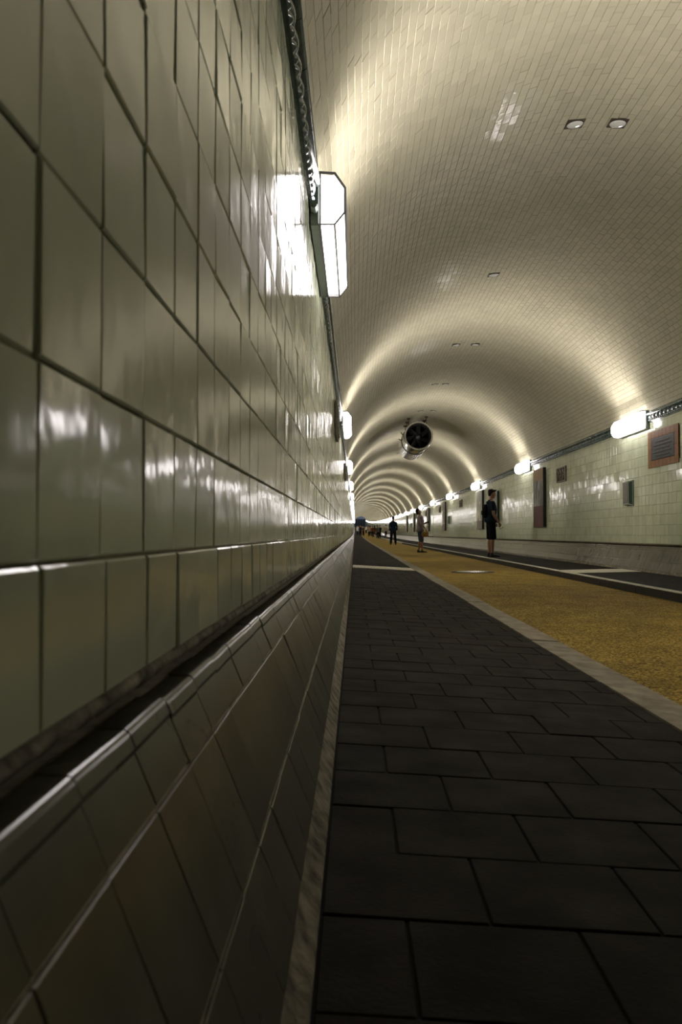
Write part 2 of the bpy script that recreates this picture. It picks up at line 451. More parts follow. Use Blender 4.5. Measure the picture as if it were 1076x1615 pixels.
# pale plates across the walkways
def tread_plate(label, x0, x1, y0, y1, zf, ribs=True):
    t = empty('tread_plate', ((x0 + x1) / 2, (y0 + y1) / 2, zf((x0 + x1) / 2)))
    tag(t, label, 'plate')
    bm = bmesh.new(); box(bm, x0, x1, y0, y1, -.012, .004, .002)
    for vv in bm.verts: vv.co.z += zf(vv.co.x) - zf((x0 + x1) / 2); vv.co.x -= (x0 + x1) / 2; vv.co.y -= (y0 + y1) / 2
    link('plate', bm_mesh('plate', bm), M['plate'], t)
    if not ribs: return
    nx = int((x1 - x0) / .06); st = box_mesh('rib', -.016, .016, -(y1 - y0) * .2, (y1 - y0) * .2, 0, .006, .002); st.materials.append(M['plate'])
    for i in range(nx):
        for s in (-1, 1):
            xx = x0 + (i + .5) * (x1 - x0) / nx
            o = link('rib', st, None, t); o.location = (xx - (x0 + x1) / 2, s * (y1 - y0) * .24, .003 + zf(xx) - zf((x0 + x1) / 2))
tread_plate('pale ribbed plate across the slab walkway by the left wall', -.04, XK0 - .014, PLY0, PLY1, zwalk)
tread_plate('pale plate across the right walkway beneath the green wall box', 3.52, mx(-.045), 13.1, 14.1, lambda x: ZW0 - .0215 * (4.57 - x), False)
# manhole cover in the road
t = empty('manhole_cover', (2.18, 15.2, ZR + .011)); tag(t, 'round steel manhole cover shining in the yellow road', 'manhole cover')
bm = bmesh.new(); bmesh.ops.create_cone(bm, cap_ends=True, segments=40, radius1=.40, radius2=.395, depth=.012)
link('frame', bm_mesh('frame', bm), M['kerbdark'], t)
bm = bmesh.new(); bmesh.ops.create_cone(bm, cap_ends=True, segments=40, radius1=.30, radius2=.295, depth=.02)
o = link('lid', bm_mesh('lid', bm), M['steel'], t); o.location = (0, 0, .003)

# ------------------------------------------------------------------ cornice mouldings
def cornice_depth(z, t):
    """projection of the moulding at height z (0..1) and length t (0..1) in one piece"""
    if z < .10: return .016
    if z < .14: return .024
    if z < .30:                                   # bead row, two beads to a piece
        u = (z - .22) / .08; b = math.sqrt(max(0, 1 - u * u)); return .022 + .018 * b * abs(math.sin(t * 2 * PI))
    if z < .60:                                   # egg shaped hump
        u = (z - .45) / .15; return .024 + .020 * math.sqrt(max(0, 1 - u * u)) * math.sin(t * PI) ** .6
    if z < .90:                                   # round roll on top
        u = (z - .75) / .15; return .030 + .034 * math.sqrt(max(0, 1 - u * u))
    return .034
CZ0, CZ1 = 1.79, 1.972
zs = [0, .05, .099, .101, .139, .141, .16, .19, .22, .25, .28, .299, .31, .35, .40, .45, .50, .55, .595, .605, .63, .67, .71, .75, .79, .83, .87, .895, .905, 1.0]
def cornice_grid(y0, y1, side, v, f, nl=10, zl=zs):
    b0 = len(v); m = len(zl) + 2
    for i in range(nl + 1):
        t = i / nl; y = y0 + (y1 - y0) * t; s = sag(y)
        row = [(0.0, CZ0)] + [(cornice_depth(z, t), CZ0 + z * (CZ1 - CZ0)) for z in zl] + [(0.0, CZ1)]
        for d, z in row:
            x = XL - .006 + d; v.append((x if side == 'left' else mx(x), y, z + s))
    for i in range(nl):
        for k in range(m - 1):
            f.append((b0 + i * m + k, b0 + i * m + k + 1, b0 + (i + 1) * m + k + 1, b0 + (i + 1) * m + k))
    f.append(tuple(b0 + k for k in range(m))); f.append(tuple(b0 + nl * m + k for k in range(m))[::-1])
for n, side in ((1, 'left'), (2, 'right')):
    trim = empty('trim_%d' % n); trim['kind'] = 'structure'; trim['label'] = 'dark green glazed moulding along the top of the %s wall' % side
    v = []; f = []; P = .165; cornice_grid(-.081, .081, side, v, f)
    pm = pymesh('moulding_piece', v, f, True); pm.materials.append(M['cornice'])
    try: pm.set_sharp_from_angle(angle=math.radians(40))
    except Exception: pass
    y = 2.4 if side == 'left' else 11.2
    cnt = 0
    while cnt < 170:
        o = link('moulding_piece', pm, None, trim); o.location = (0, y, random.gauss(0, .0008)); y += P; cnt += 1
    yend = y - P / 2
    v = []; f = []; ys0 = Y0
    ysec = yend
    while ysec < YTILE + 10:
        cornice_grid(ysec, ysec + P * .985, side, v, f, nl=4, zl=[0, .1, .13, .2, .29, .4, .5, .6, .7, .79, .88, .92, 1]); ysec += P
    o = link('moulding_field', pymesh('moulding_field', v, f, True), M['cornice'], trim); o['kind'] = 'stuff'
    dpt = [(0, CZ0)] + [(cornice_depth(z, .5), CZ0 + z * (CZ1 - CZ0)) for z in (0, .1, .13, .22, .3, .49, .66, .7, .79, .88, .92, 1)] + [(0, CZ1)]
    pr = [((XL - .006 + d) if side == 'left' else mx(XL - .006 + d), z) for d, z in dpt]
    o = link('moulding_run', extrude('moulding_run', pr, ysec, Y1), M['cornice'], trim); o['kind'] = 'stuff'
    o = link('moulding_run', extrude('moulding_run', pr, Y0, 2.3 if side == 'left' else 11.1), M['cornice'], trim); o['kind'] = 'stuff'

# ------------------------------------------------------------------ lamps
LL = .68      # half length
def lamp_meshes():
    # local: x from the wall into the tunnel (0 = wall face), y along the tunnel, z height from the lamp's middle
    out = {}
    bm = bmesh.new(); box(bm, .0, .056, -LL - .015, LL + .015, -.152, .152, .008); out['housing'] = bm_mesh('housing', bm)
    sec = [(.060, -.142), (.142, -.142), (.197, -.075), (.197, .055), (.142, .135), (.060, .142)]
    bm = bmesh.new(); n = len(sec); rings = []
    for y, s in ((-LL, .93), (-LL + .03, 1.0), (LL - .03, 1.0), (LL, .93)):
        rings.append([bm.verts.new((.060 + (x - .060) * s, y, z * s)) for x, z in sec])
    for a, b in zip(rings, rings[1:]):
        for i in range(n): bm.faces.new((a[i], a[(i + 1) % n], b[(i + 1) % n], b[i]))
    bm.faces.new(rings[0][::-1]); bm.faces.new(rings[-1])
    out['glass'] = bm_mesh('glass', bm)
    bm = bmesh.new(); rings = []
    for y in (-LL - .003, LL + .003):
        rings.append([bm.verts.new((.056 + (x - .060) * 1.03, y, z * 1.03)) for x, z in sec])
    a, b = rings
    for i in range(n): bm.faces.new((a[i], a[(i + 1) % n], b[(i + 1) % n], b[i]))
    bm.faces.new(a[::-1]); bm.faces.new(b)
    bmesh.ops.recalc_face_normals(bm, faces=bm.faces)
    bmesh.ops.wireframe(bm, faces=list(bm.faces), thickness=.016, offset=0, use_replace=True, use_boundary=True, use_even_offset=True)
    out['cage'] = bm_mesh('cage', bm)
    bm = bmesh.new()
    for s in (-1, 1):
        pass
    cyl(bm, (.028, -LL - .10, -.07), (.028, -LL - .005, -.07), .02, seg=10); out['cable_gland'] = bm_mesh('cable_gland', bm)
    for k, m_ in (('housing', 'lampmetal'), ('glass', 'opal'), ('cage', 'lampbar'), ('cable_gland', 'lampmetal')):
        out[k].materials.append(M[m_])
    return out
LM = lamp_meshes()
ORD = ['nearest', 'second', 'third', 'fourth', 'fifth', 'sixth', 'seventh', 'eighth', 'ninth', 'tenth']
LAMPY = [5.14 + 8.8 * k for k in range(0, 39)]
ZL = 1.848
for side in ('left', 'right'):
    for k, y in enumerate(LAMPY):
        idx = k if side == 'left' else k - 1
        t = empty('wall_lamp', (XL if side == 'left' else XR, y, ZL + sag(y)), 0 if side == 'left' else PI)
        if idx < 0: lab = 'lit opal wall lamp on the %s wall beside or behind the viewer' % side; g = 'lamps outside the view'
        elif idx == 0 and side == 'left': lab = 'large nearest lit wall lamp with thin bars on the left wall'; g = 'left wall lamps'
        elif idx < 10: lab = 'lit opal lamp on the %s wall, %s from the camera' % (side, ORD[idx]); g = side + ' wall lamps'
        else: lab = 'tiny distant lamp in the merged line of lights on the %s wall' % side; g = 'distant %s lamps' % side
        tag(t, lab, 'lamp', g)
        hs = link('housing', LM['housing'], None, t); gl = link('glass', LM['glass'], None, t)
        la = bpy.data.lights.new('lamp_light', 'AREA'); la.shape = 'RECTANGLE'; la.size = .085; la.size_y = 1.26
        la.energy = LAMP_BEAM; la.color = LAMP_COLOR; la.spread = math.radians(145)
        lo = bpy.data.objects.new('lamp_light', la); COL.objects.link(lo); lo.parent = t
        an = math.atan2(.055, .080); nx = Vector((math.cos(an), 0, math.sin(an)))
        Zl = -nx; Yl = Vector((0, 1, 0)); Xl = Yl.cross(Zl)
        lo.matrix_local = Matrix.Translation(Vector((.1695, 0, .095)) + nx * .016) @ Matrix((Xl, Yl, Zl)).transposed().to_4x4()
        if k < 14: link('cage', LM['cage'], None, gl); link('cable_gland', LM['cable_gland'], None, hs)

# ------------------------------------------------------------------ small square fixtures in the vault
bm = bmesh.new(); box(bm, -FS, FS, -FS, FS, -.010, .0, .003); fpm = bm_mesh('plate', bm); fpm.materials.append(M['brass'])
bm = bmesh.new()
bmesh.ops.create_uvsphere(bm, u_segments=24, v_segments=10, radius=.076)
for vv in bm.verts: vv.co.z *= .2
flm = bm_mesh('lens', bm, True); flm.materials.append(M['lens'])
bm = bmesh.new(); lathe_y(bm, [(0, .074), (.006, .075), (.006, .079), (0, .081)], 24)
for vv in bm.verts: vv.co = Vector((vv.co.x, vv.co.z, -vv.co.y))
frm = bm_mesh('ring', bm, True); frm.materials.append(M['brass'])
FL = {0: 'square ceiling fixture with round lens, left one of the nearest pair', 1: 'square ceiling fixture with glinting round lens, right one of the nearest pair',
      2: 'single square ceiling fixture between the two nearest pairs', 3: 'left one of the second pair of small square ceiling fixtures',
      4: 'right one of the second pair of small square ceiling fixtures', 5: 'small ceiling fixture above the fan, left of two', 6: 'small ceiling fixture above the fan, right of two'}
for i, (fx, fy) in enumerate(FIX):
    th = math.asin((fx - XC) / RV)
    p = vp(th, RV + .002)
    t = empty('ceiling_fixture', (p.x, fy, p.z)); t.rotation_euler = (0, th, 0)
    tag(t, FL.get(i, 'tiny distant square ceiling fixture beyond the fan'), 'ceiling fixture', 'square fixtures along the vault')
    link('plate', fpm, None, t)
    o = link('lens', flm, None, t); o.location = (0, 0, -.010)
    o = link('ring', frm, None, t); o.location = (0, 0, -.009)

# ------------------------------------------------------------------ jet fan
t = empty('jet_fan', (2.03, 26.0, 3.12)); tag(t, 'round steel ventilation fan hanging below the vault', 'fan')
R0 = .463; FLn = 3.5
bm = bmesh.new(); lathe_y(bm, [(0.06, R0 - .075), (.02, R0 - .068), (0, R0 - .05), (.0, R0 - .01), (.03, R0), (.9, R0), (FLn - .05, R0), (FLn, R0 - .02), (FLn, R0 - .05), (1.0, R0 - .075), (0.06, R0 - .075)], 48)
link('casing', bm_mesh('casing', bm, True, math.radians(35)), M['steel'], t)
bm = bmesh.new(); lathe_y(bm, [(.06, R0 - .076), (1.0, R0 - .076), (1.02, .01)], 40); link('shade_plug', bm_mesh('shade_plug', bm, True), M['fan_shade'], t)  # added dark plug closing the tube; the inner shade is in its colour
bm = bmesh.new(); lathe_y(bm, [(.30, .002), (.31, .05), (.36, .095), (.5, .11), (1.2, .11), (1.2, .002)], 24); hub = link('hub', bm_mesh('hub', bm, True), M['fanblade'], t)
bm = bmesh.new()
vs = []
for rr, tw in ((.10, .75), (.17, .6), (.24, .5), (R0 - .085, .42)):
    for s in (-1, 1): vs.append((rr, .46 + s * .075 * math.cos(tw) * 1.0, s * .075 * math.sin(tw + .6)))
bl = pymesh('blade', vs + [(a, b + .008, c) for a, b, c in vs], [(0, 1, 3, 2), (2, 3, 5, 4), (4, 5, 7, 6), (8, 10, 11, 9), (10, 12, 13, 11), (12, 14, 15, 13), (0, 2, 10, 8), (2, 4, 12, 10), (4, 6, 14, 12), (1, 9, 11, 3), (3, 11, 13, 5), (5, 13, 15, 7), (6, 7, 15, 14), (0, 8, 9, 1)])
bl.materials.append(M['fanblade'])
for i in range(7):
    o = link('blade', bl, None, hub); o.rotation_euler = (0, 2 * PI * i / 7 + .3, 0)
for yy in (1.35, 1.55):
    bm = bmesh.new(); lathe_y(bm, [(yy - .03, R0 + .001), (yy - .03, R0 + .016), (yy + .03, R0 + .016), (yy + .03, R0 + .001)], 48)
    if yy == 1.35: strap = link('strap', bm_mesh('strap', bm), M['rust'], t)
    else: bm.free()
for yy in (.45, 1.35, 2.3):
    for s in (-1, 1):
        bm = bmesh.new(); xx = s * (R0 * .62)
        zt = math.sqrt(RV ** 2 - (2.03 + xx - XC) ** 2) + ZC - 3.12
        cyl(bm, (xx, yy, R0 * .74), (xx, yy, zt), .011, seg=8)
        rod = link('hanger_rod', bm_mesh('hanger_rod', bm), M['rust'], t)
        bm = bmesh.new(); box(bm, xx - .05, xx + .05, yy - .04, yy + .04, zt - .045, zt - .005)
        link('anchor_plate', bm_mesh('anchor_plate', bm), M['rust'], rod)
for a0 in (0.0, .42):
    bm = bmesh.new()
    p = Vector((-R0 * math.cos(a0), 1.35, R0 * math.sin(a0))); d = Vector((-math.cos(a0 + .5), 0, math.sin(a0 + .5)))
    cyl(bm, p, p + d * .12, .014, seg=8); link('strap_bolt', bm_mesh('strap_bolt', bm), M['rust'], strap)
bm = bmesh.new(); cyl(bm, (.20, 1.2, R0 * .85), (.34, 1.2, R0 * 1.5), .02, seg=8); link('cable_duct', bm_mesh('cable_duct', bm), M['black'], t)

# ------------------------------------------------------------------ things on the walls
WXR = XR - .003
t = empty('wall_plaque', (WXR, (PL['y0'] + PL['y1']) / 2, PL['z0'])); tag(t, 'dark bronze plaque framed in orange tiles on the right wall', 'plaque')
W = PL['y1'] - PL['y0']; H = PL['z1'] - PL['z0']
fw = .15; fh = .115
pieces = []
nT = 8
for i in range(nT):
    a = -W / 2 + W * i / nT; pieces.append((a, a + W / nT, 0, fh)); pieces.append((a, a + W / nT, H - fh, H))
for i in range(2):
    z = fh + (H - 2 * fh) * i / 2
    pieces.append((-W / 2, -W / 2 + fw, z, z + (H - 2 * fh) / 2)); pieces.append((W / 2 - fw, W / 2, z, z + (H - 2 * fh) / 2))
for (a, b, c, d) in pieces:
    link('frame_tile', box_mesh('frame_tile', -.012, .0, a + .0015, b - .0015, c + .0015, d - .0015, .002), M['orange'], t)
bp_ = link('bronze_panel', box_mesh('bronze_panel', -.014, .0, -W / 2 + fw + .003, W / 2 - fw - .003, fh + .003, H - fh - .003, .004), M['plaque'], t)
for i in range(5):
    z = fh + .05 + i * .055; wd = (W / 2 - fw) * (.75 if i % 2 else .6)
    link('lettering_line', box_mesh('lettering_line', -.018, -.013, -wd, wd, z, z + .022, .002), M['black'], bp_)

def wall_box(label, y, z0=.49, group=None):
    t = empty('emergency_box', (WXR, y, z0)); tag(t, label, 'wall box', group)
    link('back_plate', box_mesh('back_plate', -.012, .0, -.17, .17, -.01, .43, .003), M['boxgreen'], t)
    h = .42; y0, y1 = -.155, .155; d = .085; ins = .022
    # tapered body
    v = [(-.01, y0, 0), (-.01, y1, 0), (-.01, y1, h), (-.01, y0, h), (-d, y0 + ins, ins), (-d, y1 - ins, ins), (-d, y1 - ins, h - ins), (-d, y0 + ins, h - ins)]
    bod = link('body', pymesh('body', v, [(0, 3, 2, 1), (4, 5, 6, 7), (0, 1, 5, 4), (1, 2, 6, 5), (2, 3, 7, 6), (3, 0, 4, 7)]), M['boxgreen'], t)
    link('front_panel', box_mesh('front_panel', -d - .006, -d + .002, y0 + ins + .02, y1 - ins - .02, ins + .03, h - ins - .03, .002), M['boxgrey'], bod)
    bm = bmesh.new(); vs = [bm.verts.new(p) for p in v]
    for q in [(0, 3, 2, 1), (4, 5, 6, 7), (0, 1, 5, 4), (1, 2, 6, 5), (2, 3, 7, 6), (3, 0, 4, 7)]: bm.faces.new([vs[i] for i in q])
    bmesh.ops.recalc_face_normals(bm, faces=bm.faces)
    bmesh.ops.wireframe(bm, faces=list(bm.faces), thickness=.016, offset=0, use_replace=True, use_even_offset=True)
    link('rim', bm_mesh('rim', bm), M['boxrim'], bod)
wall_box('green metal wall box with bright rim under the nearest right lamp', 14.19)
wall_box('small dark wall box low on the wall between woman and standing man', 41.2)
wall_box('tiny dark wall box between two far boards left of the woman', 69.0)

def relief(label, y, W=.82, z0=1.19, H=.35, side='right'):
    if side == 'right': t = empty('relief_plaque', (WXR, y, z0))
    else: t = empty('relief_plaque', (XL + .003, y, z0), PI)
    tag(t, label, 'relief', 'ceramic relief plaques')
    gr = link('ground', box_mesh('ground', -.012, .0, -W / 2, W / 2, 0, H, .003), M['reliefdark'], t)
    b = .03
    for (a, c, d, e) in ((-W / 2, W / 2, 0, b), (-W / 2, W / 2, H - b, H), (-W / 2, -W / 2 + b * 1.6, b, H - b), (W / 2 - b * 1.6, W / 2, b, H - b)):
        link('border', box_mesh('border', -.035, -.004, a, c, d, e, .004), M['relief'], gr)
    for i in range(3):                              # three upright curling figures
        yc = (-W / 2 + .06) + (W - .12) * (i + .5) / 3
        bm = bmesh.new(); n = 9
        prev = None
        for k in range(n):
            u = k / (n - 1); zz = b + (H - 2 * b) * u
            off = .07 * math.sin(u * 2.6 * PI + .5) * (W / .82); rr = .034 * (1 - .45 * u) + .008
            p = Vector((-.014, yc + off, zz))
            if prev: cyl(bm, prev[0], p, prev[1], rr, seg=8)
            prev = (p, rr)
        bm2 = bm_mesh('figure', bm, True); link('figure', bm2, M['relief'], gr)
relief('small ceramic relief of three upright figures by the tall board', 18.85)
relief('small relief plaque high between the standing man and a narrow board', 36.7)
relief('tiny relief plaque just left of the narrow tall board', 45.8)
relief('tiny relief plaque beside the head of the looking-up woman', 54.6)
relief('tiny distant relief plaque high on the right wall', 63.5)
relief('dark relief plaque seen edge-on before the second left lamp', 10.4, W=.9, z0=1.22, H=.42, side='left')
relief('dark relief plaque seen edge-on before the third left lamp', 19.2, W=.9, z0=1.27, H=.36, side='left')

def board_mat(name, top, mid, bottom, split=(.80, .36)):
    """flat print of an information board: top colour field, mottled picture, lower field"""
    m = bpy.data.materials.new(name); m.use_nodes = True; nt = m.node_tree; b = nt.nodes['Principled BSDF']; b.inputs['Roughness'].default_value = .6; b.inputs['Specular IOR Level'].default_value = .2
    tc = nt.nodes.new('ShaderNodeTexCoord'); sp = nt.nodes.new('ShaderNodeSeparateXYZ'); nt.links.new(tc.outputs['Generated'], sp.inputs[0])
    nz = nt.nodes.new('ShaderNodeTexNoise'); nz.inputs['Scale'].default_value = 4; nz.inputs['Detail'].default_value = 5; nt.links.new(tc.outputs['Generated'], nz.inputs['Vector'])
    r = nt.nodes.new('ShaderNodeValToRGB'); r.color_ramp.elements[0].position = .42; r.color_ramp.elements[1].position = .66
    r.color_ramp.elements[0].color = (*mid, 1); r.color_ramp.elements[1].color = tuple(min(1, c * 2.6) for c in mid) + (1,)
    nt.links.new(nz.outputs['Fac'], r.inputs[0])
    def step(th):
        g = nt.nodes.new('ShaderNodeMath'); g.operation = 'GREATER_THAN'; g.inputs[1].default_value = th; nt.links.new(sp.outputs['Z'], g.inputs[0]); return g.outputs[0]
    m1 = nt.nodes.new('ShaderNodeMix'); m1.data_type = 'RGBA'; m1.inputs['A'].default_value = (*bottom, 1); nt.links.new(step(split[1]), m1.inputs['Factor']); nt.links.new(r.outputs[0], m1.inputs['B'])
    m2 = nt.nodes.new('ShaderNodeMix'); m2.data_type = 'RGBA'; nt.links.new(m1.outputs['Result'], m2.inputs['A']); nt.links.new(step(split[0]), m2.inputs['Factor'])
    wv = nt.nodes.new('ShaderNodeTexWave'); wv.bands_direction = 'Z'; wv.inputs['Scale'].default_value = 14; nt.links.new(tc.outputs['Generated'], wv.inputs['Vector'])
    m3 = nt.nodes.new('ShaderNodeMix'); m3.data_type = 'RGBA'; m3.inputs['A'].default_value = (*top, 1); m3.inputs['B'].default_value = tuple(c * .72 for c in top) + (1,)
    nt.links.new(wv.outputs['Fac'], m3.inputs['Factor']); nt.links.new(m3.outputs['Result'], m2.inputs['B'])
    nt.links.new(m2.outputs['Result'], b.inputs['Base Color'])
    return m
BM1 = board_mat('print_orange_grey_red', (.36, .25, .14), (.15, .15, .14), (.13, .065, .06))
BM2 = board_mat('print_pale', (.50, .50, .43), (.34, .33, .27), (.30, .27, .23), (.72, .22))
def board(label, y0, y1, z0, z1, m, d=.075):
    yc = (y0 + y1) / 2; t = empty('information_board', (WXR, yc, z0)); tag(t, label, 'board', 'information boards on the right wall')
    W = y1 - y0; H = z1 - z0
    link('case', box_mesh('case', -d, .0, -W / 2, W / 2, 0, H, .006), M['black'], t)
    link('printed_face', box_mesh('printed_face', -d - .006, -d + .001, -W / 2 + .006, W / 2 - .006, .006, H - .006, .001), m, t)
board('tall board with orange top, grey picture and reddish base', 20.4, 21.5, .17, 1.66, BM1)
board('pale tall board just left of the standing man', 30.2, 31.5, .17, 1.62, BM2)
board('pale board just right of the standing man, partly behind him', 27.0, 27.6, .38, 1.42, BM2)
board('narrow tall board between the woman and the standing man', 42.7, 43.9, .17, 1.68, BM2)
board('tall board just right of the woman', 52.2, 53.4, .17, 1.66, BM2)
board('distant tall board left of the woman', 65, 66.2, .17, 1.66, BM2)
board('farthest tall board, right of the man in the dark jacket', 74, 75.2, .20, 1.66, BM2)

# ------------------------------------------------------------------ far end: hall beyond the tunnel
s = sag(Y1)
wall_far = link('wall_far', box_mesh('wall_far', -2, 7, Y1 + 8, Y1 + 8.3, s - 2, s + 7), M['endblue']); wall_far['kind'] = 'structure'
wall_far['label'] = 'blue-grey wall of the hall beyond the far end of the tunnel'
for i in range(4):
    o = link('gate_panel', box_mesh('gate_panel', .1 + i * 1.1, 1.1 + i * 1.1, Y1 + 7.8, Y1 + 8.05, s - .7, s + 2.6), M['enddark'], wall_far)
fl = link('floor_far', box_mesh('floor_far', -2, 7, Y1 - .2, Y1 + 8, s - 1.0, s - .75), M['slab']); fl['kind'] = 'structure'

hl = bpy.data.lights.new('hall_fill_light', 'AREA'); hl.energy = 500; hl.size = 5; hl.color = (.8, .9, 1.0)  # added fill light, only there to brighten the hall past the portal
ho = bpy.data.objects.new('hall_fill_light', hl); COL.objects.link(ho); ho.location = (2.3, Y1 + 4, s + 9)

# ------------------------------------------------------------------ people
# local frame of a figure: +Y is where the body faces, +X its right hand side, Z up, metres for a height of 1.80
def ring_tube(bm, pts, seg=12, ref=(1, 0, 0)):
    """pts: (x, y, z, a, b) with half widths a along ref and b across it; rounded ends"""
    P = [Vector(p[:3]) for p in pts]; S = [(p[3], p[4] if len(p) > 4 else p[3]) for p in pts]
    n = len(P); rings = []; ref = Vector(ref)
    def add(c, t, a, b):
        u = ref - t * ref.dot(t)
        if u.length < 1e-3: u = Vector((0, 1, 0)) - t * t.y
        u.normalize(); v_ = t.cross(u)
        rings.append([bm.verts.new(c + u * (a * math.cos(2 * PI * i / seg)) + v_ * (b * math.sin(2 * PI * i / seg))) for i in range(seg)])
    T_ = []
    for i in range(n):
        d = (P[min(n - 1, i + 1)] - P[max(0, i - 1)]); T_.append(d.normalized())
    for k in (0.85, .5):
        e = math.sqrt(1 - k * k); r = min(S[0]); add(P[0] - T_[0] * (r * k * .6), T_[0], S[0][0] * e, S[0][1] * e)
    for i in range(n): add(P[i], T_[i], *S[i])
    for k in (.5, .85):
        e = math.sqrt(1 - k * k); r = min(S[-1]); add(P[-1] + T_[-1] * (r * k * .6), T_[-1], S[-1][0] * e, S[-1][1] * e)
    for a, b in zip(rings, rings[1:]):
        for i in range(seg): bm.faces.new((a[i], a[(i + 1) % seg], b[(i + 1) % seg], b[i]))
    bm.faces.new(rings[0][::-1]); bm.faces.new(rings[-1])
def blob(bm, c, r, rot=None, seg=14):
    res = bmesh.ops.create_uvsphere(bm, u_segments=seg, v_segments=max(6, seg // 2 + 2), radius=1.0)
    for v in res['verts']:
        p = Vector((v.co.x * r[0], v.co.y * r[1], v.co.z * r[2]))
        if rot: p = rot @ p
        v.co = p + Vector(c)
def fuse(name, bm, voxel, smooth_it=3, keep=None):
    """one continuous skin from overlapping volumes"""
    bmesh.ops.recalc_face_normals(bm, faces=bm.faces)
    me = bpy.data.meshes.new(name + '_raw'); bm.to_mesh(me); bm.free()
    o = bpy.data.objects.new('raw', me); COL.objects.link(o)
    r = o.modifiers.new('r', 'REMESH'); r.mode = 'VOXEL'; r.voxel_size = voxel
    s = o.modifiers.new('s', 'SMOOTH'); s.iterations = smooth_it; s.factor = .5
    dg = bpy.context.evaluated_depsgraph_get(); dg.update()
    out = bpy.data.meshes.new_from_object(o.evaluated_get(dg)); out.name = name
    bpy.data.objects.remove(o); bpy.data.meshes.remove(me)
    for p in out.polygons: p.use_smooth = True
    return out
def lerp(a, b, t): return tuple(a[i] + (b[i] - a[i]) * t for i in range(3))

